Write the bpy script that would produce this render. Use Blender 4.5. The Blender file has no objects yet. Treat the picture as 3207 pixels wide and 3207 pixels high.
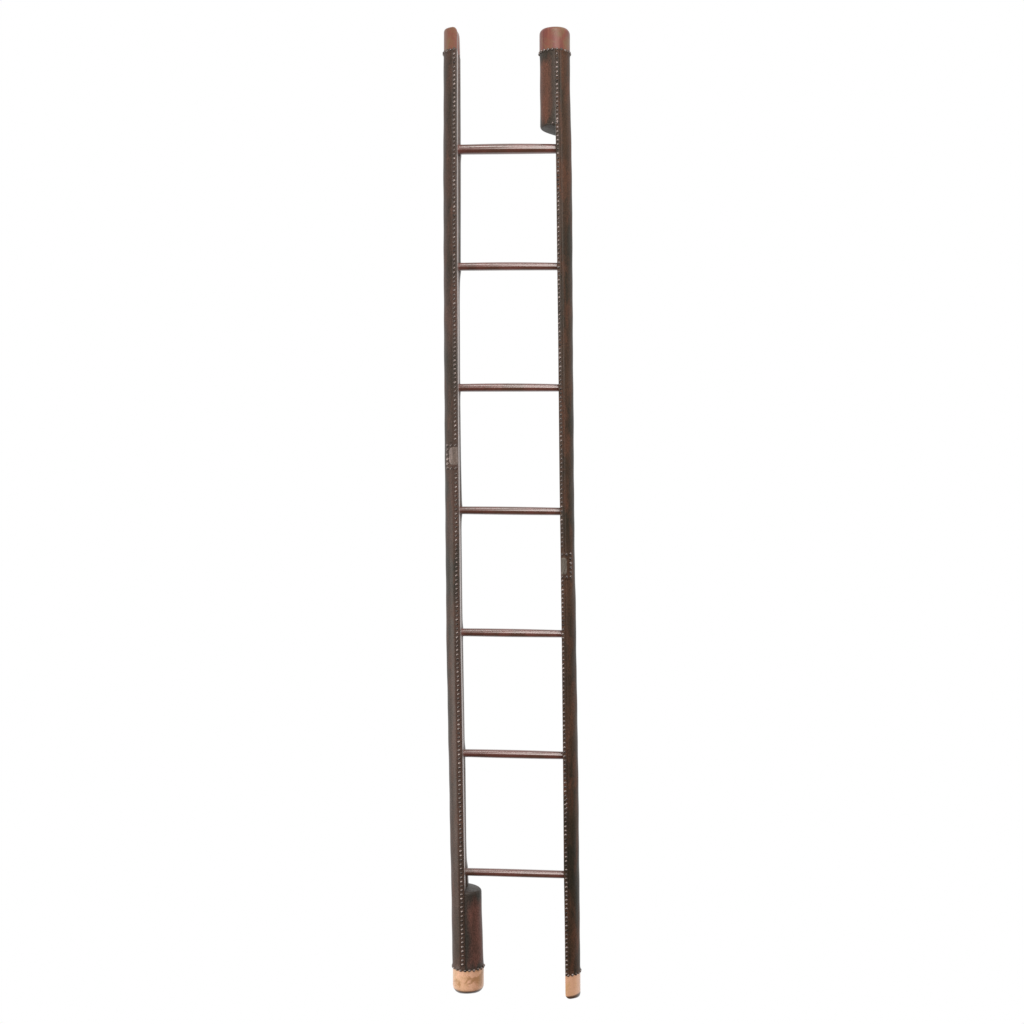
import bpy, bmesh, math, random
from mathutils import Vector, Matrix
random.seed(7)
sc = bpy.context.scene
C = sc.collection

# ------------------------------------------------------------------ measures
S = 0.0008            # metres per photo pixel in the plane of the ladder
D = 3.2               # camera distance
CX, CY = 1750.0, 1603.5   # photo pixel straight ahead of the camera
ZB = 3107.0           # photo row of the floor in the ladder's plane
R = 0.0384            # radius of the closed pole

def X(px): return (px - 1603.5) * S
def Z(py): return (ZB - py) * S
CAMX, CAMZ = X(CX), Z(CY)
def Xd(px, y): return CAMX + (px - CX) * S * (D + y) / D     # at depth y
def Zd(py, y): return CAMZ - (py - CY) * S * (D + y) / D

def table(rows):
    def f(v):
        if v <= rows[0][0]: return rows[0][1]
        for (a, b), (c, d) in zip(rows, rows[1:]):
            if v <= c:
                t = (v - a) / (c - a)
                return b + (d - b) * t
        return rows[-1][1]
    return f
def smooth(f, w=35):
    return lambda v: sum(f(v + k * w / 3) for k in range(-3, 4)) / 7

L_out = smooth(table([(100,1390),(550,1388.5),(1040,1390.5),(1400,1393),(1540,1394),(1800,1396.5),(2040,1398.5),
               (2200,1402),(2400,1406),(2540,1408.5),(2640,1410.5),(2800,1414),(3000,1417),(3100,1419)]))
L_rim = smooth(table([(100,1431),(500,1431),(900,1432),(1040,1433),(1300,1434),(1440,1435.5),(1540,1436.5),(1700,1438.5),
               (1900,1440.5),(2050,1443),(2200,1446),(2330,1448),(2540,1451),(2700,1453.5),(2900,1456),(3100,1459)]))
L_in = smooth(table([(90,1437),(150,1439),(400,1440),(560,1440.5),(830,1440),(880,1437.5),(1000,1436.5),(1190,1438),
              (1440,1441),(1600,1444.5),(1640,1442.5),(1700,1442.5),(1900,1444),(1960,1446.5),(2200,1450.5),(2330,1452.5),
              (2400,1455),(2640,1457.5),(2715,1459.5),(2745,1462),(2765,1465),(2785,1465),(3100,1467)]), 20)
R_out = smooth(table([(90,1784.5),(150,1785),(300,1785.5),(430,1789),(560,1791.5),(800,1793),(1040,1794),(1300,1796.5),
               (1540,1797.8),(1700,1799.5),(1800,1801),(1900,1803.5),(2040,1805),(2200,1807.5),(2400,1811),(2540,1812.5),
               (2700,1814),(2800,1815),(3000,1817),(3100,1818)]))
R_rim = smooth(table([(90,1739),(300,1739.5),(430,1740.5),(540,1742),(820,1745),(1040,1748),(1200,1749.5),(1450,1752),
               (1540,1753),(1700,1755.5),(1800,1756.8),(1900,1758),(2000,1759.5),(2200,1761.5),(2340,1763),(2500,1764.5),
               (2640,1765.5),(2740,1766.2),(2900,1769),(3000,1770),(3100,1771)]))

RUNGS = [  # left end (centre row, diameter) and right end, middle swell, photo rows
    (469.0, 30.0, 466.3, 29.0, 32.5), (835.8, 24.5, 834.8, 23.5, 26.0), (1214.8, 24.3, 1214.8, 22.8, 26.3),
    (1598.0, 24.0, 1601.8, 24.0, 25.8), (1980.0, 24.6, 1985.0, 23.0, 26.0), (2358.3, 24.0, 2366.0, 23.4, 26.2),
    (2730.0, 23.2, 2739.0, 23.6, 24.4)]

# ------------------------------------------------------------------ materials
def nodes(name):
    m = bpy.data.materials.new(name); m.use_nodes = True
    nt = m.node_tree; nt.nodes.clear()
    out = nt.nodes.new('ShaderNodeOutputMaterial'); b = nt.nodes.new('ShaderNodeBsdfPrincipled')
    nt.links.new(b.outputs[0], out.inputs[0])
    return m, nt, b
def noise(nt, scale, detail=4, rough=.6, stretch=(1,1,1), offset=(0,0,0), dist=0):
    tc = nt.nodes.new('ShaderNodeTexCoord'); mp = nt.nodes.new('ShaderNodeMapping')
    mp.inputs['Scale'].default_value = stretch; mp.inputs['Location'].default_value = offset
    n = nt.nodes.new('ShaderNodeTexNoise'); n.inputs['Scale'].default_value = scale
    n.inputs['Detail'].default_value = detail; n.inputs['Roughness'].default_value = rough
    n.inputs['Distortion'].default_value = dist
    nt.links.new(tc.outputs['Object'], mp.inputs[0]); nt.links.new(mp.outputs[0], n.inputs['Vector'])
    return n.outputs['Fac']
def ramp(nt, fac, stops):
    r = nt.nodes.new('ShaderNodeValToRGB'); e = r.color_ramp.elements
    while len(e) < len(stops): e.new(.5)
    for k, (p, c) in enumerate(stops):
        e[k].position = p; e[k].color = (*c, 1) if len(c) == 3 else c
    nt.links.new(fac, r.inputs[0]); return r.outputs[0]
def mix(nt, fac, a, b, mode='MIX'):
    m = nt.nodes.new('ShaderNodeMix'); m.data_type = 'RGBA'; m.blend_type = mode
    if isinstance(fac, float): m.inputs[0].default_value = fac
    else: nt.links.new(fac, m.inputs[0])
    for sock, v in ((6, a), (7, b)):
        if isinstance(v, tuple): m.inputs[sock].default_value = (*v, 1)
        else: nt.links.new(v, m.inputs[sock])
    return m.outputs[2]
def g(v): return (v, v, v)
def bump(nt, b, h, strength, dist=.001):
    n = nt.nodes.new('ShaderNodeBump'); n.inputs['Strength'].default_value = strength
    n.inputs['Distance'].default_value = dist
    nt.links.new(h, n.inputs['Height']); nt.links.new(n.outputs[0], b.inputs['Normal'])

def smoothstep(nt, sock, a, b):
    m = nt.nodes.new('ShaderNodeMapRange'); m.interpolation_type = 'SMOOTHSTEP'
    m.inputs[1].default_value = a; m.inputs[2].default_value = b; nt.links.new(sock, m.inputs[0]); return m.outputs[0]
def mul(nt, a, b, op='MULTIPLY'):
    m = nt.nodes.new('ShaderNodeMath'); m.operation = op
    for k, v in enumerate((a, b)):
        if isinstance(v, (int, float)): m.inputs[k].default_value = v
        else: nt.links.new(v, m.inputs[k])
    return m.outputs[0]
def leather(name, dark, mid, red, red_lo=.52, red_hi=.72, off=(0,0,0), rough=(.36,.58), spec=.4, rub=None):
    m, nt, b = nodes(name)
    broad = noise(nt, 9, 4, .6, (1.6,1.6,.45), off)
    patch = noise(nt, 26, 5, .65, (1.5,1.5,.4), (off[0]+3,off[1],off[2]+5), .4)
    fine = noise(nt, 420, 3, .7, (1,1,.7), off)
    base = mix(nt, ramp(nt, broad, [(.36,g(0)),(.62,g(1))]), dark, mid)
    if rub:                                # the leather is rubbed red only on the open part of the block
        tc = nt.nodes.new('ShaderNodeTexCoord'); sp = nt.nodes.new('ShaderNodeSeparateXYZ')
        nt.links.new(tc.outputs['Object'], sp.inputs[0])
        xw = mul(nt, sp.outputs[0], mul(nt, mul(nt, patch, .5, 'SUBTRACT'), .035), 'ADD')
        zw = mul(nt, sp.outputs[2], mul(nt, mul(nt, patch, .5, 'SUBTRACT'), .09), 'ADD')
        k = mul(nt, smoothstep(nt, xw, *rub[0]), mul(nt, smoothstep(nt, zw, *rub[1]), smoothstep(nt, zw, *rub[2])))
        base = mix(nt, mul(nt, k, ramp(nt, patch, [(.30,g(.45)),(.6,g(1))])), dark, red)
        base = mix(nt, ramp(nt, broad, [(.45,g(0)),(.7,g(.5))]), base, mid)
    else:
        base = mix(nt, ramp(nt, patch, [(red_lo,g(0)),(red_hi,g(1))]), base, red)
    grain = ramp(nt, fine, [(.3,g(.45)),(.7,g(1.6))])
    base = mix(nt, 1.0, base, grain, 'MULTIPLY')
    nt.links.new(base, b.inputs['Base Color'])
    rr = ramp(nt, patch, [(.35,g(rough[0])),(.7,g(rough[1]))])
    nt.links.new(rr, b.inputs['Roughness'])
    b.inputs['Specular IOR Level'].default_value = spec
    bump(nt, b, fine, .35, .0006)
    return m
RX = 1618
def ox(px): return (px - RX) * S
M_left = leather('dark_leather', (.027,.023,.016), (.068,.038,.028), (.10,.048,.032), .50, .80, spec=.34, rough=(.40,.58))
M_right = leather('brown_leather', (.024,.020,.012), (.068,.036,.020), (.115,.046,.024), .48, .74, (2,4,1), spec=.28, rough=(.42,.6))
M_block_top = leather('rubbed_leather', (.038,.031,.023), (.075,.040,.028), (.145,.060,.038), off=(5,1,2.2), spec=.3, rough=(.42,.6),
    rub=((ox(1730), ox(1714)), (Z(400), Z(370)), (Z(178), Z(215))))
M_block_low = leather('rubbed_leather_low', (.036,.032,.027), (.070,.040,.030), (.135,.058,.044), off=(1,7,3.1), spec=.32, rough=(.40,.58),
    rub=((ox(1461), ox(1484)), (Z(3018), Z(2985)), (Z(2790), Z(2835))))
M_patch = leather('worn_patch_leather', (.08,.058,.043), (.19,.145,.128), (.34,.27,.255), .45, .7, (4,4,4), (.4,.55), .5)
M_patch2 = leather('worn_patch_leather_right', (.10,.085,.065), (.16,.14,.115), (.19,.165,.14), .45, .7, (9,4,4), (.4,.55), .4)
M_lining, nt_, b_ = nodes('grey_edge_leather')
nt_.links.new(ramp(nt_, noise(nt_, 60, 4), [(.3,(.34,.29,.27)),(.7,(.52,.45,.43))]), b_.inputs['Base Color'])
b_.inputs['Roughness'].default_value = .4

def wood(name, a, b_, c, rough, coat=.3, stretch=(1,1,.12), scale=60, off=(0,0,0), stain=None, lo=.46, hi=.62, sole=None):
    m, nt, b = nodes(name)
    n1 = noise(nt, scale, 5, .6, stretch, off, .6)
    n2 = noise(nt, 22, 4, .6, (1,1,1), (off[0]+2,off[1],off[2]), .5)
    fine = noise(nt, 500, 3, .7, (1,1,1), off)
    col = mix(nt, ramp(nt, n1, [(.35,g(0)),(.65,g(1))]), a, b_)
    col = mix(nt, ramp(nt, n2, [(lo,g(0)),(hi,g(1))]), col, c)
    if stain:
        n3 = noise(nt, 34, 5, .6, (1,1,1), (off[0]+.4,off[1]+9,off[2]), .8)
        col = mix(nt, ramp(nt, n3, [(.49,g(0)),(.60,g(.8))]), col, stain)
    if sole:                               # dark brown band round the sole of a foot, set by height
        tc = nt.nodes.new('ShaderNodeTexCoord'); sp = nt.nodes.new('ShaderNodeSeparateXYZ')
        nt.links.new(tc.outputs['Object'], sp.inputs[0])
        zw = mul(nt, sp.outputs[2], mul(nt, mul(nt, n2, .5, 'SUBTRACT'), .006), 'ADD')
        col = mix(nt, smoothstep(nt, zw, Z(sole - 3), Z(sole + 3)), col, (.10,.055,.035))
    col = mix(nt, 1.0, col, ramp(nt, fine, [(.3,g(.82)),(.7,g(1.18))]), 'MULTIPLY')
    nt.links.new(col, b.inputs['Base Color'])
    b.inputs['Roughness'].default_value = rough
    b.inputs['Coat Weight'].default_value = coat; b.inputs['Coat Roughness'].default_value = .22
    bump(nt, b, n1, .12 if not coat > .9 else .03, .0006)
    return m
M_cap_red = wood('reddish_wood', (.155,.036,.028), (.23,.078,.050), (.19,.105,.052), .45, .12)
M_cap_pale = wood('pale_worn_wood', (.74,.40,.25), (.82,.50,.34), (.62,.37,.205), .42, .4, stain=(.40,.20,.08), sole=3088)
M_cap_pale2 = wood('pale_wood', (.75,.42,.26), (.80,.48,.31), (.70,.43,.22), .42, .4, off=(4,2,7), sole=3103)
M_rung = wood('polished_wood', (.125,.042,.031), (.165,.058,.044), (.10,.042,.026), .34, 1, (.06,1,1), 70)
M_rung.node_tree.nodes['Principled BSDF'].inputs['Coat Roughness'].default_value = .13
M_rung.node_tree.nodes['Principled BSDF'].inputs['Coat IOR'].default_value = 1.75

def metal():
    m, nt, b = nodes('antique_brass')
    n = noise(nt, 90, 3, .6)
    col = ramp(nt, n, [(.38,(.07,.058,.052)),(.64,(.33,.275,.255))])
    nt.links.new(col, b.inputs['Base Color'])
    b.inputs['Metallic'].default_value = .85; b.inputs['Roughness'].default_value = .36
    return m
M_nail = metal()

# ------------------------------------------------------------------ objects
root = bpy.data.objects.new('ladder', None); C.objects.link(root)
root.location = (X(1618), 0, 0)
root['label'] = 'tall folding pole ladder covered in dark studded leather with seven red-brown rungs'
root['category'] = 'ladder'
bpy.context.view_layer.update()
def obj(name, me, mat, parent, label=None, world=True):
    """parent is the root or one of its parts (parts have their origin at the root)"""
    if world: me.transform(Matrix.Translation(-root.location))
    if mat: me.materials.append(mat)
    o = bpy.data.objects.new(name, me); C.objects.link(o); o.parent = parent
    if label: o['label'] = label
    return o
def finish(bm, name, angle=38):
    bmesh.ops.recalc_face_normals(bm, faces=bm.faces)
    me = bpy.data.meshes.new(name); bm.to_mesh(me); bm.free()
    for p in me.polygons: p.use_smooth = True
    me.set_sharp_from_angle(angle=math.radians(angle))
    return me
def loft(rings, name, angle=38):
    bm = bmesh.new(); vs = [[bm.verts.new(p) for p in r] for r in rings]
    n = len(rings[0])
    for a, b in zip(vs, vs[1:]):
        for k in range(n):
            bm.faces.new((a[k], a[(k+1) % n], b[(k+1) % n], b[k]))
    bm.faces.new(vs[0]); bm.faces.new(list(reversed(vs[-1])))
    return finish(bm, name, angle)

# cross-section of a stile: half a pole, the flat face towards the other stile.
# side = -1 : round side to the left (left stile), +1 : to the right
def stile_dims(side, py):
    if side < 0:
        xo = Xd(L_out(py), 0); xr = Xd(L_rim(py), -R)
    else:
        xo = Xd(R_out(py), 0); xr = Xd(R_rim(py), -R)
    return xr, abs(xo - xr)                # x of the flat face, half width
GU = .275                                  # angle where the nailed band ends
def surf(side, py, u, lift=0.0, wob=0.0):
    xr, w = stile_dims(side, py)
    x = xr + side * (w + lift) * math.sin(u)
    y = -(R + lift) * math.cos(u)
    return Vector((x, y, Z(py)))
def wobble(side, py, u):                   # hand-sewn leather is never quite true
    return .00018 * math.sin(py * .021 + 3 * u + side) + .0002 * math.sin(py * .057 + 5 * u)
def bulge(py, b0, b1):
    return 0
def stile_ring(side, py, collar):
    pts = []
    us = [0.0, .05, .12, .2, GU - .02, GU, GU + .025, GU + .06, GU + .10]
    lift = [0, .0007, .0009, .0009, .0008, -.0001, -.0011, -.0006, 0]
    uu = list(zip(us, lift)) + [(GU + .10 + (math.pi - GU - .10) * k / 30, 0) for k in range(1, 31)]
    for u, l in uu:
        pts.append(surf(side, py, u, l + wobble(side, py, u) * (u > GU + .1) + collar))
    xr, w = stile_dims(side, py)
    # flat face with a raised lip along its rear half
    if side < 0:
        xi = Xd(L_in(py), .006)
        for rp in RUNGS: xi += .0016 * math.exp(-((py - rp[0]) / 17) ** 2)
        fl = max(xi - xr, .0002)
    else:
        fl = -.0002
    z = Z(py)
    pts.append(Vector((xr + fl, R * .96 + collar, z)))
    pts.append(Vector((xr + fl, R * .5, z)))
    pts.append(Vector((xr + fl, .0075, z)))
    pts.append(Vector((xr + fl * .85, .006, z)))
    pts.append(Vector((xr, .0055, z)))
    pts.append(Vector((xr, -R * .45, z)))
    pts.append(Vector((xr + (0 if side < 0 else 0), -R * .93, z)))
    return pts
def py_range(a, b, step=10):
    n = max(2, int(abs(b - a) / step))
    return [a + (b - a) * k / n for k in range(n + 1)]
def collar_at(py, a, b):
    # leather is folded over where it meets the caps
    return .0012 * math.exp(-((py - a - 4) / 5.0) ** 2) + .0012 * math.exp(-((py - b + 4) / 5.0) ** 2)
TOP, BL, BR = 169.0, 3024.0, 3039.0        # rows where leather meets the caps
def make_stile(side, a, b, mat):
    rows = [a, a+2, a+4, a+7, a+10, a+14] + py_range(a + 20, b - 20, 8) + [b-14, b-10, b-7, b-4, b-2, b]
    rings = [stile_ring(side, py, collar_at(py, a, b)) for py in rows]
    o = obj('stile', loft(rings, 'stile'), mat, root)
    if side < 0:
        o.data.materials.append(M_lining)
        n = len(rings[0])
        for p in o.data.polygons:
            if p.index < n * (len(rings) - 1) and p.index % n in (n - 3, n - 2): p.material_index = 1
    return o
left = make_stile(-1, TOP, BL, M_left)
right = make_stile(1, TOP, BR, M_right)
left['label'] = 'left stile in blackish brown leather with its wide foot'
right['label'] = 'right stile in browner leather with its wide head'

# ---- half-round blocks that fill the pole's other half at its ends
def block(side, a, b, edge, mat, parent, label):
    """fills the inner half beside the stile of this side; edge = photo column of its silhouette"""
    top = side > 0
    cut, seat = (b, a) if top else (a, b)
    rows = []
    d = 1 if top else -1                    # direction from the seat to the cut
    for k in range(26): rows.append((seat + (cut - seat - d * 9) * k / 25, 0))
    for k in range(1, 7):
        t = k / 6 * math.pi / 2
        rows.append((cut - d * 9 + d * 9 * math.sin(t), (.0055 if not top else .0045) * (1 - math.cos(t))))
    rings = []
    for py, ins in rows:
        xr, w = stile_dims(side, py)
        xo = Xd(edge(py), 0); wb = abs(xo - xr) - .0003
        f = abs(py - seat) / abs(cut - seat)
        fold = .0010 * math.exp(-((py - seat - d * 4) / 5.0) ** 2)
        pts = []
        for k in range(33):
            u = math.pi * k / 32
            x = xr - side * .0003 - side * (wb - ins + fold + .0003 * math.sin(py * .05 + 4 * u)) * math.sin(u)
            y = -(R - ins * .8 - .0004 + fold) * math.cos(u)
            slope = (.002 if top else .001) * (y / R) * f + (.0035 if not top else .005) * f * (1 - math.sin(u)) ** (1 if not top else 2.2)
            z = Z(py) + (-slope if top else slope)
            pts.append(Vector((x, y, z)))
        rings.append(pts)
    return obj('end_block', loft(rings, 'end_block', 50), mat, parent, label)
UE = table([(90,1690),(150,1690.5),(400,1692)])
LE = table([(2770,1507),(2800,1508),(2900,1510.5),(3000,1514),(3030,1514.5)])
block(1, TOP, 404, UE, M_block_top, right, 'half-round block with reddish rubbed leather')
block(-1, 2783, BL, LE, M_block_low, left, 'half-round block with reddish rubbed leather')

# ---- caps
def bevel_rows(seat, end, bev):
    d = 1 if end > seat else -1
    rows = [(seat + (end - seat - d * bev) * k / 6, 0) for k in range(7)]
    for k in range(1, 11):
        t = k / 10 * math.pi / 2
        rows.append((end - d * bev + d * bev * math.sin(t), S * bev * .95 * (1 - math.cos(t))))
    return rows
def round_cap(seat, end, xa, xb, bev, mat, parent, label):
    drop = (1 if end > seat else -1) * 4 * S
    cx = (Xd(xa, 0) + Xd(xb, 0)) / 2; r = abs(Xd(xb, 0) - Xd(xa, 0)) / 2
    rings = []
    for py, ins in bevel_rows(seat, end, bev):
        rings.append([Vector((cx + (r - ins) * math.sin(2*math.pi*k/72), -(R - .0006 - ins) * math.cos(2*math.pi*k/72),
                      Z(py) + ((.0005 * math.sin(4*math.pi*k/72 + .5) + .0006*math.sin(2*math.pi*k/72)) + drop * max(0, math.cos(2*math.pi*k/72))**2) * ins / (S*bev*.95))) for k in range(72)])
    return obj('end_cap', loft(rings, 'end_cap', 60), mat, parent, label)
def half_cap(side, seat, end, bev, mat, parent, label):
    rings = []
    for py, ins in bevel_rows(seat, end, bev):
        xr, w = stile_dims(side, py)
        if side < 0: w -= .0004
        inn = ins * .3; drop = (1 if end > seat else -1) * 24 * S * (ins / (S*bev*.95))
        fl = (Xd(L_in(py), .006) - xr - .0006) if side < 0 else 0
        pts = [Vector((xr + side * inn + side * (w - ins - inn) * math.sin(math.pi*k/36),
                       -(R - .0006 - ins) * math.cos(math.pi*k/36), Z(py) + drop * max(0, math.cos(math.pi*k/36)))) for k in range(37)]
        if side < 0:
            pts.append(Vector((xr - inn + fl, (R - ins) * .9, Z(py))))
            pts.append(Vector((xr - inn + fl, (R - ins) * .2, Z(py))))
            pts.append(Vector((xr - inn, (R - ins) * .1, Z(py))))
        c = 15 * S if side < 0 else 16 * S     # the inner corner is worn round too
        for p in pts:
            d = max(0, min(1, (p.x - xr) * side / c))
            if p.y < .02: p.z = Z(seat) + (p.z - Z(seat)) * (1 - c * (1 - math.sqrt(1 - (1 - d) ** 2)) / abs(Z(end) - Z(seat)))
        rings.append(pts)
    return obj('end_cap', loft(rings, 'end_cap', 55), mat, parent, label)
half_cap(-1, TOP, 90, 15, M_cap_red, left, 'narrow reddish brown wooden cap on top')
round_cap(TOP, 94, 1689.5, 1785, 17, M_cap_red, right, 'wide reddish brown wooden cap on top')
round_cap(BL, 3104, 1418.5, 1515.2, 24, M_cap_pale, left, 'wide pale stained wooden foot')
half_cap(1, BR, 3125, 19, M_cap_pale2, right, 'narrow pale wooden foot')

# ---- rungs
for i, (yl, dl, yr, dr, dm) in enumerate(RUNGS):
    xl = Xd(L_rim(yl), -R) - .004; xr = Xd(R_rim(yr), -R) + .006
    rings = []
    n = 28
    for k in range(n + 1):
        t = k / n
        sw = math.sin(math.pi * t) ** .8
        d = (dl + (dr - dl) * t); d += (dm - (dl + dr) / 2) * sw
        cy = yl + (yr - yl) * t - 1.2 * sw * (1 if i < 3 else .2)
        r = d / 2 * S
        x = xl + (xr - xl) * t
        flare = 0
        rings.append([Vector((x, r * math.cos(2*math.pi*j/40), Z(cy) + r * math.sin(2*math.pi*j/40))) for j in range(40)])
    obj('rung', loft(rings, 'rung', 50), M_rung, root)

# ---- leather patches over the catches, one on each stile
def patch(side, a, b, u0, u1, lift, name, mat, label, soft=.0006, r0=5, cr=.10):
    rows = py_range(a, b, 2.5); nu = 16
    bm = bmesh.new(); top = []; bot = []
    for py in rows:
        e = min(py - a, b - py)
        tr, br = [], []
        inset = (1 - math.sqrt(max(0, 1 - (1 - min(e / r0, 1)) ** 2))) * cr
        for k in range(nu + 1):
            u = u0 + (u1 - inset - u0) * k / nu
            ed = min(k / 2.0, (nu - k) / 2.0, e / 3.0, 1)
            l = lift - soft * (1 - ed) + .00015 * math.sin(py * .3 + k)
            tr.append(bm.verts.new(surf(side, py, u, l))); br.append(bm.verts.new(surf(side, py, u, -.0012)))
        top.append(tr); bot.append(br)
    for k in range(len(rows) - 1):
        for j in range(nu):
            bm.faces.new((top[k][j], top[k][j+1], top[k+1][j+1], top[k+1][j]))
            bm.faces.new((bot[k][j], bot[k+1][j], bot[k+1][j+1], bot[k][j+1]))
        bm.faces.new((top[k][0], top[k+1][0], bot[k+1][0], bot[k][0]))
        bm.faces.new((top[k][nu], bot[k][nu], bot[k+1][nu], top[k+1][nu]))
    for r_, q in ((top[0], bot[0]), (top[-1], bot[-1])):
        for j in range(nu): bm.faces.new((r_[j], q[j], q[j+1], r_[j+1]))
    return obj(name, finish(bm, name, 60), mat, left if side < 0 else right, label)
patch(-1, 1388, 1472, .02, .98, .0016, 'patch', M_left, 'dark studded leather patch')
patch(-1, 1402, 1458, .03, .66, .0026, 'catch_plate', M_patch, 'lighter worn plate', .001, 16, .30)
patch(1, 1729, 1812, .02, .98, .0016, 'patch', M_right, 'dark studded leather patch')
patch(1, 1745, 1797, .03, .42, .0026, 'catch_plate', M_patch2, 'lighter worn plate', .001, 12, .12)

# ---- nails
def nail_mesh(r=.0035, h=.0024):
    bm = bmesh.new(); rings = []
    prof = [(1.0, -.35), (1.0, .05), (.9, .38), (.7, .68), (.42, .9), (.18, .985)]
    for pr, ph in prof:
        rings.append([bm.verts.new((r*pr*math.cos(2*math.pi*k/14), r*pr*math.sin(2*math.pi*k/14), h*ph)) for k in range(14)])
    tip = bm.verts.new((0, 0, h))
    for a, b in zip(rings, rings[1:]):
        for k in range(14): bm.faces.new((a[k], a[(k+1) % 14], b[(k+1) % 14], b[k]))
    for k in range(14): bm.faces.new((rings[-1][k], rings[-1][(k+1) % 14], tip))
    return finish(bm, 'nail', 80)
spots = []            # (position, normal, scale, side)
def add_spot(side, py, u, lift, sc_=1.0, inner=False):
    p = surf(side, py, u, lift)
    xr, w = stile_dims(side, py)
    n = Vector((side * math.sin(u), -math.cos(u), 0)).normalized()
    n += Vector((random.uniform(-.10,.10), random.uniform(-.10,.10), random.uniform(-.12,.12)))
    spots.append((p, n.normalized(), sc_, side))
def row(side, a, b, px_of, pitch=13.7, gap=None):
    py = a
    while py < b:                          # py: photo row at the front of the stile
        zrow = CY + (py - CY) * (D - R) / D
        if not (gap and gap[0] < py < gap[1]):
            xr, w = stile_dims(side, zrow)
            xx = Xd(px_of(py) + random.uniform(-.5,.5), -R)
            u = math.asin(max(-.9, min(.9, (xx - xr) * side / w)))
            add_spot(side, zrow, u, .0006, random.uniform(.92, 1.08))
        py += pitch + random.uniform(-.7, .7)
LN = table([(150,1422.5),(540,1422),(900,1423),(1200,1425),(1380,1426.5),(1480,1428),(1600,1428.5),(1900,1431),(2040,1433),
            (2200,1436),(2360,1438),(2500,1440.5),(2700,1444),(2800,1446),(2900,1447.5),(3050,1449)])
RN = table([(150,1744),(300,1744.5),(420,1746),(540,1747.5),(800,1749.5),(1000,1752),(1200,1755),(1400,1757.5),(1600,1759),
            (1730,1760.5),(1840,1761.5),(2000,1763),(2200,1765.5),(2400,1768.5),(2500,1770.5),(2640,1772),(2800,1774),(3060,1775)])
row(-1, 168, 3030, LN, gap=(1384, 1475))
row(1, 168, 3050, RN, gap=(1722, 1818))
# a second short run of nails where the right stile was mended
py = 2503
while py < 2552:
    zrow = CY + (py - CY) * (D - R) / D
    xr, w = stile_dims(1, zrow)
    add_spot(1, zrow, math.asin((Xd(1774.3, -R) - xr) / w), .0004, .8); py += 14
def at_px(side, px, py, lift=.0018, s=1.1):
    zrow = CY + (py - CY) * (D - R * .93) / D
    xr, w = stile_dims(side, zrow)
    xx = Xd(px, -R * .93)
    add_spot(side, zrow, math.asin(max(-.95, min(.95, (xx - xr) * side / w))), lift, s)
for y in (1394, 1408, 1423, 1437.5, 1452, 1466): at_px(-1, 1401.5 + (y - 1394) * .015, y)
for x in (1413, 1427): at_px(-1, x, 1394); at_px(-1, x + 1, 1466)
for y in (1734.5, 1749.5, 1763.5, 1777.5, 1792, 1806.5): at_px(1, 1785.2 + (y - 1734) * .01, y)
for x in (1760, 1773): at_px(1, x, 1736); at_px(1, x + 1, 1806)
# rings of nails round the caps
def ring(cx, rx, zrow, side, step=13.3, u0=-1.62, u1=1.62):
    n = int((u1 - u0) * R / (step * S))
    for k in range(n + 1):
        u = u0 + (u1 - u0) * k / n
        nrm = Vector((math.sin(u), -math.cos(u), 0)) + Vector((random.uniform(-.06,.06), 0, random.uniform(-.06,.06)))
        spots.append((Vector((cx + (rx + .0008) * math.sin(u), -(R + .0008) * math.cos(u), Z(zrow + random.uniform(-.7,.7)))), nrm.normalized(), 1.0, side))
xr, w = stile_dims(-1, TOP); ring(xr, w, TOP + 1.5, -1, u0=-1.62, u1=-.20)
xr, w = stile_dims(1, BR);   ring(xr, w, BR - 1, 1, u0=.20, u1=1.62)
ring((Xd(1689.5,0)+Xd(1785,0))/2, 47.75*S, TOP + 1.5, 1)
ring((Xd(1418.5,0)+Xd(1515.2,0))/2, 48.35*S, BL - 1, -1)
add_spot(1, 400, -.22, .0004)             # the single nail on the upper block
add_spot(1, 395, .09, .0006)

base = nail_mesh(); base.transform(Matrix.Identity(4)); base.materials.append(M_nail)
cam_pos = Vector((CAMX, -D, CAMZ))
def shows(s):
    v = cam_pos - s[0]
    return (s[2] ** 2) * max(0, .25 + .75 * s[1].dot(v.normalized())) / v.length_squared
spots.sort(key=shows, reverse=True)
def mat_of(s):
    q = s[1].to_track_quat('Z', 'Y').to_matrix().to_4x4()
    return Matrix.Translation(s[0] - Vector(root.location)) @ q @ Matrix.Scale(s[2], 4)
for s in spots[:100]:
    o = bpy.data.objects.new('nail', base); C.objects.link(o)
    o.parent = left if s[3] < 0 else right
    o.matrix_local = mat_of(s)
bm = bmesh.new()
for s in spots[100:]:
    me = base.copy(); me.transform(mat_of(s)); bm.from_mesh(me); bpy.data.meshes.remove(me)
me = finish(bm, 'nail_rows', 80)
o = obj('nails', me, M_nail, root, world=False); o['kind'] = 'stuff'

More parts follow.
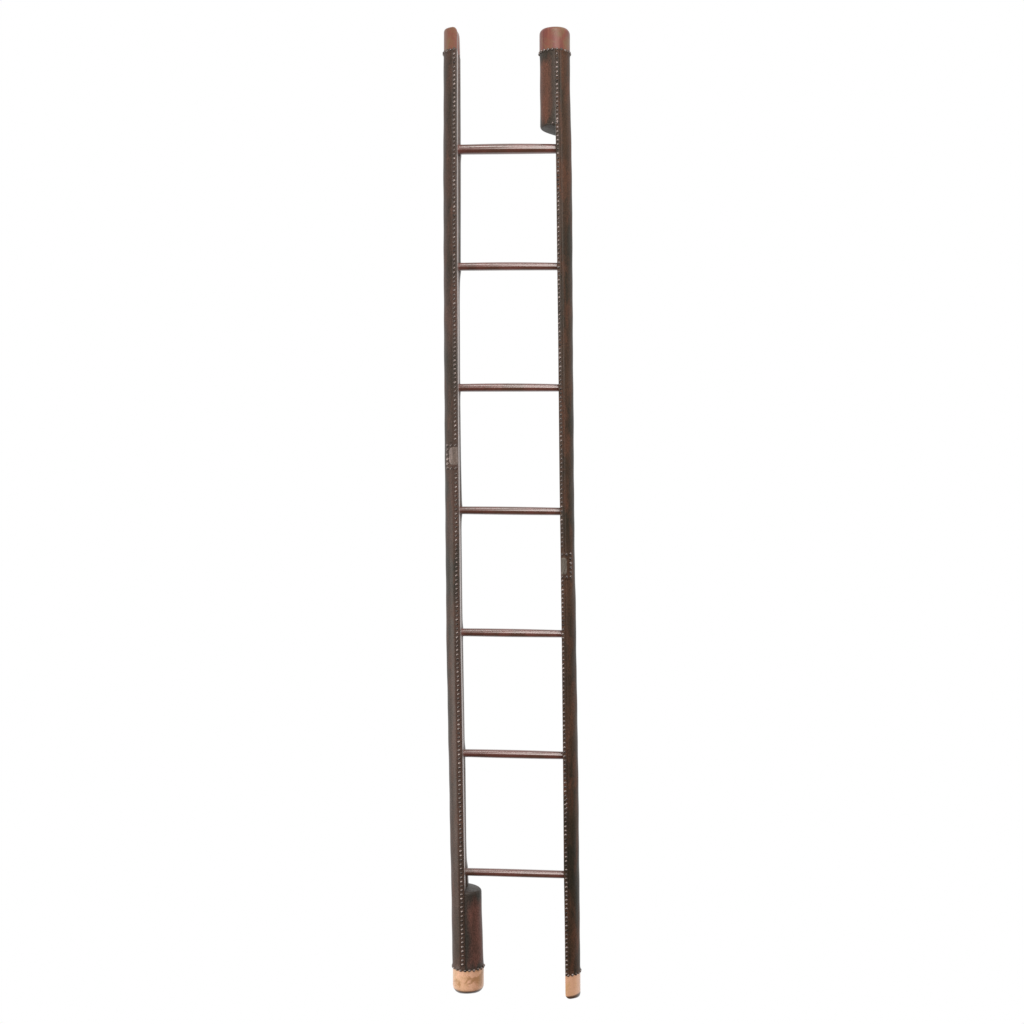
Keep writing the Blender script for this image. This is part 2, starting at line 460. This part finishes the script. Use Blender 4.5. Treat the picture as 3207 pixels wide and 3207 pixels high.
# ------------------------------------------------------------------ light
w = bpy.data.worlds.new('World'); sc.world = w; w.use_nodes = True
nt = w.node_tree; nt.nodes.clear()
out = nt.nodes.new('ShaderNodeOutputWorld'); bg = nt.nodes.new('ShaderNodeBackground')
tc = nt.nodes.new('ShaderNodeTexCoord'); sep = nt.nodes.new('ShaderNodeSeparateXYZ')
nt.links.new(tc.outputs['Generated'], sep.inputs[0])
back = ramp(nt, sep.outputs['Y'], [(0.0, g(0)), (.18, g(1))])          # white studio sweep behind the ladder
hgt = nt.nodes.new('ShaderNodeMapRange'); hgt.inputs[1].default_value = -.5; hgt.inputs[2].default_value = .5
nt.links.new(sep.outputs['Z'], hgt.inputs[0])
room = ramp(nt, hgt.outputs[0], [(.38, (.06,.055,.05)), (.56, (.34,.32,.31)), (.85, (.66,.62,.60))])   # dim room on the camera's side
col = mix(nt, back, room, (1.0, 1.0, 1.0))
nt.links.new(col, bg.inputs[0]); bg.inputs[1].default_value = 1.0
nt.links.new(bg.outputs[0], out.inputs[0])
def area(name, loc, target, sx, sy, power, color):
    l = bpy.data.lights.new(name, 'AREA'); l.shape = 'RECTANGLE'; l.size = sx; l.size_y = sy
    l.energy = power; l.color = color
    o = bpy.data.objects.new(name, l); C.objects.link(o); o.location = loc
    o.rotation_euler = (Vector(target) - Vector(loc)).to_track_quat('-Z', 'Z').to_euler()
area('window_light', (.95, -3.8, 2.45), (.3, 0, 1.9), 2.3, 2.4, 98, (1, .93, .89))
area('ceiling_light', (.3, -1.5, 3.7), (.1, -.1, 1.6), 1.4, .5, 20, (1, .96, .93))
area('side_light', (-2.6, -1.0, .35), (0, 0, .4), 1.2, 1.2, 48, (1, .99, .94))

# ------------------------------------------------------------------ camera
cam = bpy.data.cameras.new('camera'); co = bpy.data.objects.new('camera', cam); C.objects.link(co)
co.location = cam_pos; co.rotation_euler = (math.radians(90), 0, 0)
cam.sensor_width = 36; cam.sensor_fit = 'HORIZONTAL'
cam.lens = 36 * D / (3207 * S)
cam.shift_x = (1603.5 - CX) / 3207; cam.shift_y = 0
cam.clip_end = 100
sc.camera = co
sc.render.resolution_x = sc.render.resolution_y = 1024
vs = sc.view_settings; vs.view_transform = 'Standard'; vs.look = 'None'; vs.exposure = 0; vs.gamma = 1
vs.use_curve_mapping = False
